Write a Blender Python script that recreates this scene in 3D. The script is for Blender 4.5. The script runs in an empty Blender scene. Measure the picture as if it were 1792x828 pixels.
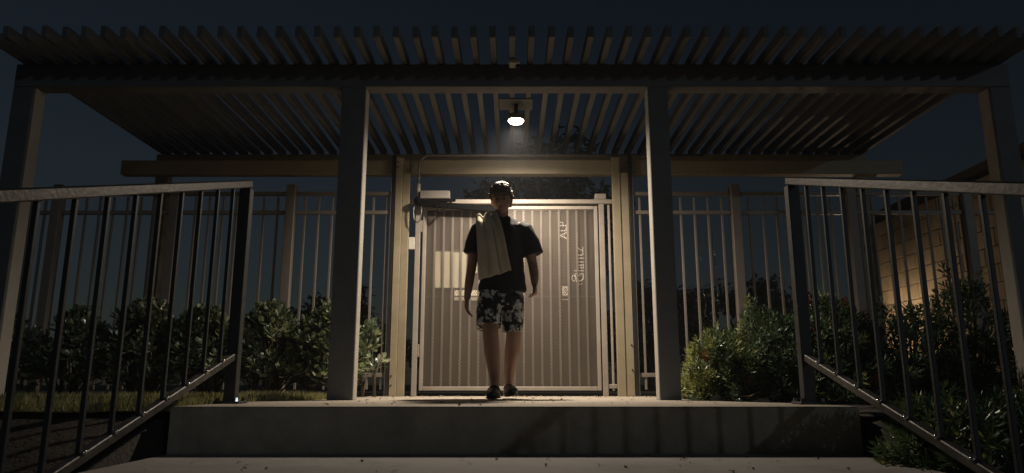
import bpy, bmesh, math, random
from mathutils import Vector, Matrix, noise
R = math.radians
random.seed(7)
S = bpy.context.scene
C = S.collection

# ------------------------------------------------------------------ camera
cam = bpy.data.cameras.new('camera')
cam.sensor_width = 36.0
cam.lens = 36.0 * 1250 / 1792
cam.clip_start = 0.05
cam.clip_end = 500
cam_o = bpy.data.objects.new('camera', cam)
C.objects.link(cam_o)
cam_o.location = (0, 0, 0.12)
cam_o.rotation_euler = (R(90 + 11.6), 0, 0)
S.camera = cam_o

# ------------------------------------------------------------------ night sky and street light
SUN_AZ, SUN_EL = 143.0, 14.5          # behind the camera, to its right
w = bpy.data.worlds.new('World')
S.world = w
w.use_nodes = True
wn, wl = w.node_tree.nodes, w.node_tree.links
sky = wn.new('ShaderNodeTexSky')
sky.sky_type = 'NISHITA'
sky.sun_disc = False
sky.sun_elevation = R(SUN_EL)
sky.sun_rotation = R(SUN_AZ)
sky.air_density = 1.2
sky.dust_density = 0.6
sky.ozone_density = 3.0
bg = wn['Background']
bg.inputs['Strength'].default_value = 0.0040
hsv = wn.new('ShaderNodeHueSaturation')
hsv.inputs['Saturation'].default_value = 0.80
wl.new(sky.outputs[0], hsv.inputs['Color'])
wl.new(hsv.outputs[0], bg.inputs['Color'])

sun = bpy.data.lights.new('sun', 'SUN')
sun.energy = 0.085
sun.angle = R(0.9)
sun.color = (0.72, 0.88, 1.0)
sun_o = bpy.data.objects.new('sun', sun)
C.objects.link(sun_o)
_d = Vector((math.sin(R(SUN_AZ)) * math.cos(R(SUN_EL)), math.cos(R(SUN_AZ)) * math.cos(R(SUN_EL)), math.sin(R(SUN_EL))))
sun_o.rotation_euler = _d.to_track_quat('Z', 'Y').to_euler()
sun_o.location = (4, -6, 6)

S.view_settings.view_transform = 'Standard'
S.view_settings.look = 'None'
S.view_settings.gamma = 1
S.view_settings.exposure = 0.0
S.cycles.use_denoising = True
S.cycles.sample_clamp_indirect = 4
S.cycles.max_bounces = 6
S.cycles.diffuse_bounces = 4
S.cycles.transparent_max_bounces = 8

# ------------------------------------------------------------------ materials
MATS = {}
def mat(name, col, rough=0.6, var=0.25, scale=6.0, bump=0.15, bscale=60.0, metal=0.0, spec=0.5, rand=0.0,
        stain=0.0, stain_scale=1.5, stain_col=None, bdist=0.004, coat=0.0):
    if name in MATS:
        return MATS[name]
    m = bpy.data.materials.new(name)
    m.use_nodes = True
    n, l = m.node_tree.nodes, m.node_tree.links
    b = n['Principled BSDF']
    b.inputs['Metallic'].default_value = metal
    b.inputs['Specular IOR Level'].default_value = spec
    b.inputs['Coat Weight'].default_value = coat
    tc = n.new('ShaderNodeTexCoord')
    geo = n.new('ShaderNodeNewGeometry')
    nz = n.new('ShaderNodeTexNoise')
    nz.inputs['Scale'].default_value = scale
    nz.inputs['Detail'].default_value = 6
    nz.inputs['Roughness'].default_value = 0.65
    l.new(geo.outputs['Position'], nz.inputs['Vector'])
    ramp = n.new('ShaderNodeValToRGB')
    a = [c * (1 - var) for c in col] + [1]
    z = [min(1, c * (1 + var)) for c in col] + [1]
    ramp.color_ramp.elements[0].position = 0.3
    ramp.color_ramp.elements[1].position = 0.7
    ramp.color_ramp.elements[0].color = a
    ramp.color_ramp.elements[1].color = z
    l.new(nz.outputs['Fac'], ramp.inputs['Fac'])
    out = ramp.outputs['Color']
    if stain > 0:
        s = n.new('ShaderNodeTexNoise')
        s.inputs['Scale'].default_value = stain_scale
        s.inputs['Detail'].default_value = 8
        s.inputs['Roughness'].default_value = 0.7
        l.new(geo.outputs['Position'], s.inputs['Vector'])
        sr = n.new('ShaderNodeMapRange')
        sr.inputs['From Min'].default_value = 0.5
        sr.inputs['From Max'].default_value = 0.68
        sr.inputs['To Max'].default_value = stain
        l.new(s.outputs['Fac'], sr.inputs['Value'])
        mx = n.new('ShaderNodeMix')
        mx.data_type = 'RGBA'
        l.new(sr.outputs['Result'], mx.inputs['Factor'])
        l.new(out, mx.inputs['A'])
        sc = stain_col or [c * 0.45 for c in col]
        mx.inputs['B'].default_value = (*sc, 1)
        out = mx.outputs['Result']
    if rand > 0:
        oi = n.new('ShaderNodeObjectInfo')
        mr = n.new('ShaderNodeMapRange')
        mr.inputs['To Min'].default_value = 1 - rand
        mr.inputs['To Max'].default_value = 1 + rand
        l.new(oi.outputs['Random'], mr.inputs['Value'])
        hs = n.new('ShaderNodeHueSaturation')
        l.new(mr.outputs['Result'], hs.inputs['Value'])
        l.new(out, hs.inputs['Color'])
        out = hs.outputs['Color']
    l.new(out, b.inputs['Base Color'])
    rr = n.new('ShaderNodeMapRange')
    rr.inputs['To Min'].default_value = max(0.02, rough - 0.12)
    rr.inputs['To Max'].default_value = min(1, rough + 0.12)
    l.new(nz.outputs['Fac'], rr.inputs['Value'])
    l.new(rr.outputs['Result'], b.inputs['Roughness'])
    if bump > 0:
        bn = n.new('ShaderNodeTexNoise')
        bn.inputs['Scale'].default_value = bscale
        bn.inputs['Detail'].default_value = 5
        l.new(geo.outputs['Position'], bn.inputs['Vector'])
        bp = n.new('ShaderNodeBump')
        bp.inputs['Strength'].default_value = bump
        bp.inputs['Distance'].default_value = bdist
        l.new(bn.outputs['Fac'], bp.inputs['Height'])
        l.new(bp.outputs['Normal'], b.inputs['Normal'])
    MATS[name] = m
    return m

def leafmat(name, col, var=0.5, rough=0.4, spec=0.5, trans=0.25):
    m = mat(name, col, rough, var, 18.0, 0.0, spec=spec)
    n, l = m.node_tree.nodes, m.node_tree.links
    b = n['Principled BSDF']
    t = n.new('ShaderNodeBsdfTranslucent')
    t.inputs['Color'].default_value = (col[0] * 1.6, col[1] * 1.6, col[2] * 0.9, 1)
    mx = n.new('ShaderNodeMixShader')
    mx.inputs[0].default_value = trans
    l.new(b.outputs[0], mx.inputs[1])
    l.new(t.outputs[0], mx.inputs[2])
    l.new(mx.outputs[0], n['Material Output'].inputs['Surface'])
    return m

M_conc = mat('concrete', (0.34, 0.295, 0.24), 0.85, 0.16, 9, 0.35, 140, stain=0.5, stain_scale=2.6, bdist=0.004)
M_step = mat('step_concrete', (0.255, 0.243, 0.232), 0.88, 0.15, 5, 0.35, 110, stain=0.5, stain_scale=1.7, bdist=0.004)
M_soil = mat('soil', (0.035, 0.028, 0.022), 0.95, 0.4, 12, 0.8, 40, bdist=0.02)
M_turf = mat('turf', (0.13, 0.115, 0.065), 0.95, 0.4, 14, 0.8, 60, bdist=0.02)
M_wood = mat('beige_timber', (0.32, 0.27, 0.185), 0.6, 0.10, 5, 0.2, 90, rand=0.05, stain=0.28, stain_scale=3.5)
M_raft = mat('rafter_timber', (0.125, 0.125, 0.128), 0.65, 0.14, 4, 0.25, 70, rand=0.10, stain=0.25, stain_scale=3)
M_front_shade = mat('shaded_front_tone', (0.115, 0.12, 0.126), 0.6, 0.12, 4, 0.25, 80, stain=0.2, stain_scale=3)  # shade of the front faces put into the colour
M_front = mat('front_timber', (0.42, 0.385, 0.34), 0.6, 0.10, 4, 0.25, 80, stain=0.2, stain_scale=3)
M_fence = mat('taupe_steel', (0.24, 0.205, 0.18), 0.45, 0.10, 8, 0.08, 120, rand=0.06, spec=0.5)
M_gate = mat('gate_steel', (0.30, 0.262, 0.23), 0.45, 0.10, 8, 0.08, 120, rand=0.05, stain=0.25, stain_scale=6)
M_mesh = mat('expanded_metal', (0.145, 0.122, 0.103), 0.5, 0.12, 8, 0.0)
M_panel = mat('film_panel', (0.075, 0.060, 0.050), 0.35, 0.12, 3, 0.05, 40, stain=0.3, stain_scale=4)
M_film = mat('film_print', (0.75, 0.70, 0.64), 0.5, 0.2, 30, 0.0)
M_rail = mat('worn_rail_steel', (0.060, 0.055, 0.052), 0.42, 0.35, 25, 0.5, 45, metal=0.2, spec=0.6, stain=0.6, stain_scale=9, stain_col=(0.16, 0.15, 0.145), bdist=0.003)
M_bal = mat('dark_baluster_steel', (0.03, 0.032, 0.035), 0.5, 0.3, 20, 0.15, 60, spec=0.45)
M_bolt = mat('bright_bolt', (0.7, 0.68, 0.64), 0.2, 0.1, 20, 0.0, metal=1.0)
M_pipe = mat('conduit_steel', (0.20, 0.185, 0.17), 0.38, 0.2, 20, 0.05, metal=0.5)
M_dark = mat('black_paint', (0.02, 0.02, 0.021), 0.45, 0.2, 20, 0.05)
M_arm = mat('matt_black_arm', (0.005, 0.005, 0.0055), 0.9, 0.2, 20, 0.05, spec=0.03)
M_box = mat('grey_enamel', (0.21, 0.19, 0.175), 0.45, 0.08, 12, 0.05)
M_white = mat('white_plastic', (0.55, 0.53, 0.48), 0.5, 0.06, 10, 0.03)
M_cream = mat('cream_sign', (0.78, 0.70, 0.54), 0.33, 0.10, 3, 0.04, 30)
M_cream2 = mat('bright_sign', (0.88, 0.83, 0.68), 0.3, 0.04, 5, 0.03, 30)
M_print = mat('sign_ink', (0.08, 0.09, 0.06), 0.6, 0.1, 10, 0.0)
M_block = mat('block', (0.42, 0.33, 0.22), 0.9, 0.14, 7, 0.5, 60, rand=0.12, bdist=0.008)
M_mortar = mat('mortar', (0.14, 0.11, 0.08), 0.95, 0.2, 20, 0.3, 80)
M_leaf = leafmat('hedge_leaf', (0.095, 0.13, 0.085), 0.45, 0.24, 0.9, 0.18)
M_leaf2 = leafmat('hedge_leaf_pale', (0.28, 0.30, 0.20), 0.35, 0.24, 0.9, 0.2)
M_pod = leafmat('narrow_leaf', (0.075, 0.12, 0.065), 0.5, 0.34, 0.5, 0.2)
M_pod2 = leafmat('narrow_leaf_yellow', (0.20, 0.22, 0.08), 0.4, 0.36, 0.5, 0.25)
M_tree = leafmat('tree_leaf', (0.07, 0.09, 0.07), 0.5, 0.55, 0.3, 0.2)
M_bark = mat('bark', (0.09, 0.07, 0.05), 0.9, 0.4, 25, 0.7, 50, bdist=0.01)
M_grass = leafmat('grass_blade', (0.30, 0.29, 0.155), 0.5, 0.5, 0.3, 0.25)
M_lit = mat('dry_leaf', (0.16, 0.105, 0.055), 0.8, 0.5, 60, 0.0)
M_red = leafmat('red_leaf', (0.22, 0.02, 0.014), 0.3, 0.5, 0.3, 0.2)
M_foil = mat('foil', (0.75, 0.76, 0.78), 0.12, 0.1, 30, 0.6, 70, metal=1.0, bdist=0.006)
M_skin = mat('skin', (0.27, 0.155, 0.112), 0.5, 0.08, 20, 0.05, 200)
M_shirt = mat('black_cotton', (0.014, 0.015, 0.018), 0.85, 0.2, 20, 0.25, 300, spec=0.25, bdist=0.002)
M_towel = mat('towel_terry', (0.42, 0.38, 0.29), 0.95, 0.10, 14, 0.9, 230, spec=0.1, bdist=0.004)
M_hair = mat('hair', (0.075, 0.048, 0.030), 0.6, 0.45, 60, 0.6, 160, spec=0.4)
M_eye = mat('eye', (0.05, 0.035, 0.03), 0.2, 0.2, 50, 0.0)
M_lip = mat('lip', (0.26, 0.12, 0.095), 0.5, 0.1, 40, 0.0)
M_shoe = mat('shoe_rubber', (0.018, 0.018, 0.02), 0.4, 0.2, 20, 0.05)

# floral print of the shorts
M_shorts = bpy.data.materials.new('floral_cotton')
M_shorts.use_nodes = True
def floral(m):
    n, l = m.node_tree.nodes, m.node_tree.links
    b = n['Principled BSDF']
    b.inputs['Roughness'].default_value = 0.85
    b.inputs['Specular IOR Level'].default_value = 0.2
    tc = n.new('ShaderNodeTexCoord')
    dn = n.new('ShaderNodeTexNoise')
    dn.inputs['Scale'].default_value = 22
    l.new(tc.outputs['Object'], dn.inputs['Vector'])
    add = n.new('ShaderNodeMix')
    add.data_type = 'VECTOR'
    add.inputs['Factor'].default_value = 0.06
    l.new(tc.outputs['Object'], add.inputs['A'])
    l.new(dn.outputs['Color'], add.inputs['B'])
    v = n.new('ShaderNodeTexVoronoi')
    v.inputs['Scale'].default_value = 16
    l.new(add.outputs['Result'], v.inputs['Vector'])
    v2 = n.new('ShaderNodeTexVoronoi')
    v2.inputs['Scale'].default_value = 52
    l.new(add.outputs['Result'], v2.inputs['Vector'])
    r1 = n.new('ShaderNodeValToRGB')
    r1.color_ramp.interpolation = 'LINEAR'
    e = r1.color_ramp.elements
    e[0].position = 0.0
    e[0].color = (1, 1, 1, 1)
    e[1].position = 0.60
    e[1].color = (0, 0, 0, 1)
    x = e.new(0.50)
    x.color = (0.9, 0.9, 0.9, 1)
    l.new(v.outputs['Distance'], r1.inputs['Fac'])
    sep = n.new('ShaderNodeSeparateColor')
    l.new(v2.outputs['Color'], sep.inputs['Color'])
    g = n.new('ShaderNodeMath')
    g.operation = 'GREATER_THAN'
    g.inputs[1].default_value = 0.24
    l.new(sep.outputs['Red'], g.inputs[0])
    mu = n.new('ShaderNodeMath')
    mu.operation = 'MULTIPLY'
    l.new(g.outputs[0], mu.inputs[0])
    l.new(r1.outputs['Color'], mu.inputs[1])
    pr = n.new('ShaderNodeValToRGB')
    pr.color_ramp.elements[0].color = (0.60, 0.58, 0.53, 1)
    pr.color_ramp.elements[1].color = (0.30, 0.36, 0.37, 1)
    l.new(sep.outputs['Green'], pr.inputs['Fac'])
    mx = n.new('ShaderNodeMix')
    mx.data_type = 'RGBA'
    l.new(mu.outputs[0], mx.inputs['Factor'])
    mx.inputs['A'].default_value = (0.018, 0.021, 0.028, 1)
    l.new(pr.outputs['Color'], mx.inputs['B'])
    l.new(mx.outputs['Result'], b.inputs['Base Color'])
floral(M_shorts)

M_lens = bpy.data.materials.new('lit_lens')
M_lens.use_nodes = True
_b = M_lens.node_tree.nodes['Principled BSDF']
_b.inputs['Base Color'].default_value = (0.9, 0.9, 0.85, 1)
_b.inputs['Emission Color'].default_value = (1.0, 0.86, 0.67, 1)
_b.inputs['Emission Strength'].default_value = 50.0

# ------------------------------------------------------------------ helpers
def link(name, me, m=None, parent=None, loc=None, rot=None):
    o = bpy.data.objects.new(name, me)
    C.objects.link(o)
    if me is not None and m is not None and len(me.materials) == 0:
        me.materials.append(m)
    if parent is not None:
        o.parent = parent
    if loc is not None:
        o.location = loc
    if rot is not None:
        o.rotation_euler = rot
    return o

def tag(o, label, cat, group=None):
    o['label'] = label
    o['category'] = cat
    if group:
        o['group'] = group
    return o

def thing(name, label, cat, loc=(0, 0, 0), rz=0.0, group=None):
    o = link(name, None, loc=loc, rot=(0, 0, rz))
    o.empty_display_size = 0.1
    return tag(o, label, cat, group)

def bm_mesh(bm, name='m', smooth=False):
    me = bpy.data.meshes.new(name)
    bm.normal_update()
    bm.to_mesh(me)
    bm.free()
    if smooth:
        for p in me.polygons:
            p.use_smooth = True
    return me

_boxes = {}
def box_mesh(sx, sy, sz, m, bev=0.004):
    k = (round(sx, 4), round(sy, 4), round(sz, 4), m.name, bev)
    if k not in _boxes:
        bm = bmesh.new()
        bmesh.ops.create_cube(bm, size=1)
        bmesh.ops.scale(bm, vec=(sx, sy, sz), verts=bm.verts)
        if bev > 0:
            bmesh.ops.bevel(bm, geom=list(bm.edges), offset=min(bev, 0.3 * min(sx, sy, sz)), segments=1, affect='EDGES')
        me = bm_mesh(bm)
        me.materials.append(m)
        _boxes[k] = me
    return _boxes[k]

def box(name, lo, hi, m, parent=None, bev=0.004, rot=None):
    """box from min corner to max corner, in the parent's frame"""
    s = [hi[i] - lo[i] for i in range(3)]
    c = [(hi[i] + lo[i]) / 2 for i in range(3)]
    return link(name, box_mesh(*s, m, bev), None, parent, c, rot)

def frame_for(d, ref=Vector((1, 0, 0))):
    d = d.normalized()
    if abs(d.dot(ref)) > 0.95:
        ref = Vector((0, 1, 0))
    x = (ref - d * ref.dot(d)).normalized()
    y = d.cross(x)
    return x, y

def tube(bm, pts, n=10, cap=True):
    """pts: (Vector, rx, ry); rings perpendicular to the path, rx along world x as far as possible"""
    P = [Vector(p[0]) for p in pts]
    rings = []
    for i, p in enumerate(P):
        a = P[max(0, i - 1)]
        b = P[min(len(P) - 1, i + 1)]
        x, y = frame_for(b - a)
        rx = pts[i][1]
        ry = pts[i][2] if len(pts[i]) > 2 else rx
        rings.append([bm.verts.new(p + x * (rx * math.cos(2 * math.pi * k / n)) + y * (ry * math.sin(2 * math.pi * k / n))) for k in range(n)])
    for a, b in zip(rings, rings[1:]):
        for k in range(n):
            bm.faces.new((a[k], a[(k + 1) % n], b[(k + 1) % n], b[k]))
    if cap:
        bm.faces.new(list(reversed(rings[0])))
        bm.faces.new(rings[-1])

def ball(bm, c, r, seg=16, rings=12, rot=None):
    M = Matrix.Translation(Vector(c)) @ (rot or Matrix()) @ Matrix.Diagonal((*r, 1))
    bmesh.ops.create_uvsphere(bm, u_segments=seg, v_segments=rings, radius=1, matrix=M)

def bar_mesh(a, b, sx, sy, m, bev=0.002):
    """square bar between two points as a mesh"""
    a, b = Vector(a), Vector(b)
    d = b - a
    x, y = frame_for(d)
    bm = bmesh.new()
    bmesh.ops.create_cube(bm, size=1)
    bmesh.ops.scale(bm, vec=(sx, sy, d.length), verts=bm.verts)
    bmesh.ops.bevel(bm, geom=list(bm.edges), offset=bev, segments=1, affect='EDGES')
    z = d.normalized()
    Mx = Matrix(((x.x, y.x, z.x, 0), (x.y, y.y, z.y, 0), (x.z, y.z, z.z, 0), (0, 0, 0, 1)))
    bmesh.ops.transform(bm, matrix=Matrix.Translation((a + b) / 2) @ Mx, verts=bm.verts)
    me = bm_mesh(bm)
    me.materials.append(m)
    return me

def pipe_mesh(pts, r, m, n=12):
    bm = bmesh.new()
    tube(bm, [(p, r) for p in pts], n)
    bmesh.ops.recalc_face_normals(bm, faces=bm.faces)
    me = bm_mesh(bm, smooth=True)
    me.materials.append(m)
    return me

def remesh(bm, vox, smooth=2, fn=None):
    """one continuous skin around overlapping closed shapes"""
    bmesh.ops.recalc_face_normals(bm, faces=bm.faces)
    me = bm_mesh(bm)
    o = bpy.data.objects.new('tmp', me)
    C.objects.link(o)
    md = o.modifiers.new('r', 'REMESH')
    md.mode = 'VOXEL'
    md.voxel_size = vox
    if smooth:
        ms = o.modifiers.new('s', 'SMOOTH')
        ms.iterations = smooth
        ms.factor = 0.5
    dg = bpy.context.evaluated_depsgraph_get()
    out = bpy.data.meshes.new_from_object(o.evaluated_get(dg))
    bpy.data.objects.remove(o)
    if fn:
        out.update()
        nrm = [v.normal.copy() for v in out.vertices]
        for v, nn in zip(out.vertices, nrm):
            v.co = fn(v.co.copy(), nn)
    for p in out.polygons:
        p.use_smooth = True
    out.materials.clear()
    return out

# ------------------------------------------------------------------ ground, landing, steps
def struct(o):
    o['kind'] = 'structure'
    return o

EDGE, RISE, TREAD = 3.83, 0.235, 0.90
def poly_slab(name, pts, z0, z1, m):
    bm = bmesh.new()
    vs = [bm.verts.new((x, y, z1)) for x, y in pts]
    f = bm.faces.new(vs)
    r = bmesh.ops.extrude_face_region(bm, geom=[f])
    bmesh.ops.translate(bm, vec=(0, 0, z0 - z1), verts=[v for v in r['geom'] if isinstance(v, bmesh.types.BMVert)])
    bmesh.ops.recalc_face_normals(bm, faces=bm.faces)
    top = [e for e in bm.edges if all(abs(v.co.z - z1) < 1e-6 for v in e.verts)]
    bmesh.ops.bevel(bm, geom=top, offset=0.008, segments=2, affect='EDGES')
    return struct(link(name, bm_mesh(bm), m))

def curve_pts(pts, n=8):
    out = []
    for i in range(len(pts) - 1):
        p0 = Vector(pts[max(0, i - 1)]); p1 = Vector(pts[i]); p2 = Vector(pts[i + 1]); p3 = Vector(pts[min(len(pts) - 1, i + 2)])
        for k in range(n):
            t = k / n
            out.append(0.5 * ((2 * p1) + (p2 - p0) * t + (2 * p0 - 5 * p1 + 4 * p2 - p3) * t * t + (3 * p1 - p0 - 3 * p2 + p3) * t ** 3))
    out.append(Vector(pts[-1]))
    return [(p.x, p.y) for p in out]

LEFT_EDGE = curve_pts([(-1.78, EDGE), (-1.76, 4.35), (-1.70, 4.85), (-1.45, 5.35), (-1.36, 6.2), (-1.34, 7.0)])
RIGHT_EDGE = curve_pts([(1.81, EDGE), (1.81, 4.34), (1.56, 4.72), (1.34, 5.2), (1.30, 6.2), (1.34, 7.0)])
WORN = []
for i in range(1, 120):
    xx = 1.79 - 3.57 * i / 120
    WORN.append((xx, EDGE + 0.003 * noise.noise(Vector((xx * 9, 0, 0))) + 0.004 * max(0, noise.noise(Vector((xx * 31, 5, 0))) - 0.25) * 4))
poly_slab('landing', LEFT_EDGE + list(reversed(RIGHT_EDGE)) + WORN, -0.3, 0.0, M_conc)
for i in range(1, 4):
    z = -RISE * i
    y1 = EDGE - TREAD * (i - 1) - 0.002
    y0 = EDGE - TREAD * i if i < 3 else -14
    xw = 1.76 if i < 3 else 30
    if i == 3:
        xw = 30
    poly_slab('step' if i < 3 else 'pavement', [(-xw, y0), (xw, y0), (xw, y1), (-xw, y1)], z - 0.3, z, M_step)

def grid_mesh(x0, x1, y0, y1, nx, ny, fn):
    vs, fs = [], []
    for j in range(ny + 1):
        for i in range(nx + 1):
            x = x0 + (x1 - x0) * i / nx
            y = y0 + (y1 - y0) * j / ny
            vs.append((x, y, fn(x, y)))
    for j in range(ny):
        for i in range(nx):
            a = j * (nx + 1) + i
            fs.append((a, a + 1, a + nx + 2, a + nx + 1))
    me = bpy.data.meshes.new('grid')
    me.from_pydata(vs, [], fs)
    for p in me.polygons:
        p.use_smooth = True
    return me
def gz(x, y):
    return -0.035 + 0.03 * noise.noise(Vector((x * 1.7, y * 1.7, 0)))
struct(link('ground', grid_mesh(-40, 40, EDGE + 0.02, 70, 40, 40, lambda x, y: -0.05), M_soil))
def bank(x, y):
    t = min(1, max(0, (EDGE + 0.1 - y) / 2.6))
    return -0.02 - t * 0.75 + 0.035 * noise.noise(Vector((x * 2, y * 2, 3)))
for a, b in ((-14, -1.762), (1.762, 14)):
    edge_x = b if b < 0 else a
    struct(link('planting_bank', grid_mesh(a, b, 0.9, EDGE + 0.6, 120, 30, lambda x, y: bank(x, y) - (0.7 if abs(x - edge_x) < 0.001 else 0.04 * math.exp(-(abs(x - edge_x) - 0.1) / 0.15))), M_soil))
struct(link('planting_bed', grid_mesh(1.2, 6.5, EDGE + 0.5, 6.75, 70, 40, lambda x, y: gz(x, y) + (0.0 if x > 1.5 else -0.08)), M_soil))
def lawn_z(x, y):
    return 0.005 + 0.02 * noise.noise(Vector((x * 1.3, y * 1.3, 9)))
struct(link('lawn', grid_mesh(-8, -1.30, EDGE + 0.02, 6.05, 90, 30, lambda x, y: lawn_z(x, y) - 0.035), M_turf))
struct(link('courtyard', grid_mesh(-9, 9, 7.0, 13, 4, 4, lambda x, y: -0.012), M_conc))

# ------------------------------------------------------------------ pergola
G, F = 6.80, 5.24                     # gate plane, front post plane
ZS = 2.585                            # underside of the rafters
per = thing('pergola', 'timber slatted pergola roof on posts and beams over the gate', 'pergola', (0, 0, 0))
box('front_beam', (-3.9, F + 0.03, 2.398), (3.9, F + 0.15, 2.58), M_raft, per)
box('beam_shade_board', (-3.9, F - 0.002, 2.392), (3.9, F + 0.028, 2.581), M_front_shade, per)  # added board, holds the shaded tone of the beam front
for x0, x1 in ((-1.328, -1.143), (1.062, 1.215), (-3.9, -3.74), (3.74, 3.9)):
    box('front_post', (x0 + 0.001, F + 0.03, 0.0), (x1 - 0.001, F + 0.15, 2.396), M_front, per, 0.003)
    box('post_shade_board', (x0, F, 0.0), (x1, F + 0.028, 2.39), M_front_shade, per, 0.003)  # added board: shaded front tone over the lighter post
box('back_beam', (-3.9, G + 0.035, 2.157), (-1.012, G + 0.14, 2.30), M_wood, per)
box('back_beam', (-1.008, G + 0.022, 2.157), (0.988, G + 0.14, 2.30), M_wood, per)
box('back_beam', (0.992, G + 0.035, 2.157), (3.9, G + 0.14, 2.30), M_wood, per)
for x0, x1, xs in ((-1.143, -1.004, -1.075), (0.985, 1.143, 1.062)):
    p = box('gate_post', (x0, G - 0.035, 0.0), (xs - 0.001, G + 0.02, 2.312), M_wood, per, 0.003)
    q = box('gate_post', (xs + 0.001, G - 0.026, 0.0), (x1, G + 0.02, 2.154), M_wood, per, 0.003)
    for z in (0.10, 0.185, 2.21, 2.26) if x0 < 0 else (0.24, 0.47, 2.21, 2.26):
        bm = bmesh.new()
        bmesh.ops.create_cone(bm, segments=10, cap_ends=True, radius1=0.009, radius2=0.007, depth=0.008, matrix=Matrix.Rotation(R(90), 4, 'X'))
        link('bolt', bm_mesh(bm), M_dark, per, ((x0 + 0.018) if x0 < 0 else (x1 - 0.02), G - 0.037 if x0 < 0 or z > 2.156 else G - 0.029, z))
box('ledger', (-3.9, 7.50, 2.42), (3.9, 7.58, ZS - 0.003), M_wood, per)
for x in (-3.82, 3.82):
    box('back_post', (x - 0.07, 7.50, 0), (x + 0.07, 7.6, 2.418), M_wood, per)
rm = box_mesh(0.046, 7.66 - 4.80, 0.09, M_raft, 0.004)
k = 0
x = -3.83
while x < 3.86:
    link('rafter', rm, None, per, (x + random.uniform(-0.004, 0.004), (7.66 + 4.80) / 2 + random.uniform(-0.01, 0.01), ZS + 0.045 + 0.001 * random.random()))
    x += 0.142

# ------------------------------------------------------------------ lamp
LX, LY, LZ = 0.035, 6.06, 2.425
lamp = thing('ceiling_lamp', 'small bright warm lamp hanging under the pergola rafters above the walkway', 'lamp', (LX, LY, LZ))
box('mounting_plate', (-0.15, -0.13, 0.148), (0.15, 0.13, 0.158), M_raft, lamp, 0.003)
bm = bmesh.new()
tube(bm, [((0, 0, 0.148), 0.02), ((0, 0, 0.05), 0.02)], 12)
link('stem', bm_mesh(bm, smooth=True), M_box, lamp)
bm = bmesh.new()
tube(bm, [((0, 0, 0.055), 0.045), ((0, 0, 0.05), 0.072), ((0, 0, 0.005), 0.076), ((0, 0, 0.0), 0.073)], 32)
link('housing', bm_mesh(bm, smooth=False), M_box, lamp)
bm = bmesh.new()
tube(bm, [((0, 0, -0.001), 0.068), ((0, 0, -0.010), 0.066), ((0, 0, -0.020), 0.056), ((0, 0, -0.027), 0.038), ((0, 0, -0.030), 0.015)], 32)
bmesh.ops.recalc_face_normals(bm, faces=bm.faces)
link('lens', bm_mesh(bm, smooth=True), M_lens, lamp)
sp = bpy.data.lights.new('lamp_light', 'SPOT')
sp.energy = 500
sp.spot_size = R(163)
sp.spot_blend = 1.0
sp.shadow_soft_size = 0.06
sp.color = (1.0, 0.85, 0.67)
spo = bpy.data.objects.new('lamp_light', sp)
C.objects.link(spo)
spo.parent = lamp
spo.location = (0, 0, -0.045)

# small camera box on the front beam
sc = thing('security_camera', 'small pale security camera box fixed to the front of the pergola beam', 'camera', (0.018, F - 0.05, 2.545))
box('body', (-0.042, -0.05, -0.002), (0.042, 0.046, 0.038), M_white, sc, 0.006)
bm = bmesh.new()
ball(bm, (0.028, -0.02, -0.014), (0.02, 0.02, 0.018), 14, 10)
link('dome', bm_mesh(bm, smooth=True), M_dark, sc)

# ------------------------------------------------------------------ gate frame and gate
gf = thing('gateway', 'taupe steel gateway with header rail fixed between the beige posts', 'gateway', (0, G, 0))
box('pole', (-0.943, 0, 0), (-0.893, 0.05, 1.842), M_gate, gf)
box('pole', (0.850, 0, 0), (0.902, 0.05, 1.842), M_gate, gf)
box('header_rail', (-1.003, -0.004, 1.844), (0.984, 0.05, 1.888), M_gate, gf)
box('picket', (0.938, 0.012, 0.05), (0.960, 0.034, 1.842), M_gate, gf)
box('foot_rail', (0.903, 0.008, 0.07), (0.984, 0.038, 0.11), M_gate, gf)
box('post_cap', (0.815, -0.006, 1.890), (0.925, 0.06, 1.945), M_gate, gf)
box('strike_box', (-1.003, -0.008, 1.388), (-0.945, 0.03, 1.508), M_white, gf)
box('hinge', (-0.892, 0.004, 0.36), (-0.872, 0.034, 0.48), M_gate, gf)
box('hinge', (-0.892, 0.004, 1.56), (-0.872, 0.034, 1.68), M_gate, gf)

gate = thing('gate', 'closed taupe steel gate with vertical bars and expanded metal mesh', 'gate', (0, G, 0))
L0, L1, B0, B1 = -0.870, 0.838, 0.052, 1.822
box('stile', (L0, 0.0, B0), (L0 + 0.036, 0.04, B1), M_gate, gate)
box('stile', (L1 - 0.036, 0.0, B0), (L1, 0.04, B1), M_gate, gate)
box('top_rail', (L0 + 0.037, 0.001, B1 - 0.036), (L1 - 0.037, 0.039, B1), M_gate, gate)
box('bottom_rail', (L0 + 0.037, 0.001, B0), (L1 - 0.037, 0.039, B0 + 0.036), M_gate, gate)
box('middle_rail', (L0 + 0.037, 0.0270, 0.928), (L1 - 0.037, 0.0285, 0.941), M_mesh, gate, 0.002)
nb = 18
for i in range(nb):
    xb = -0.752 + i * (1.47 / (nb - 1))
    box('bar', (xb - 0.010, 0.012, B0 + 0.037), (xb + 0.010, 0.026, B1 - 0.037), M_gate, gate, 0.002)
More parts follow.
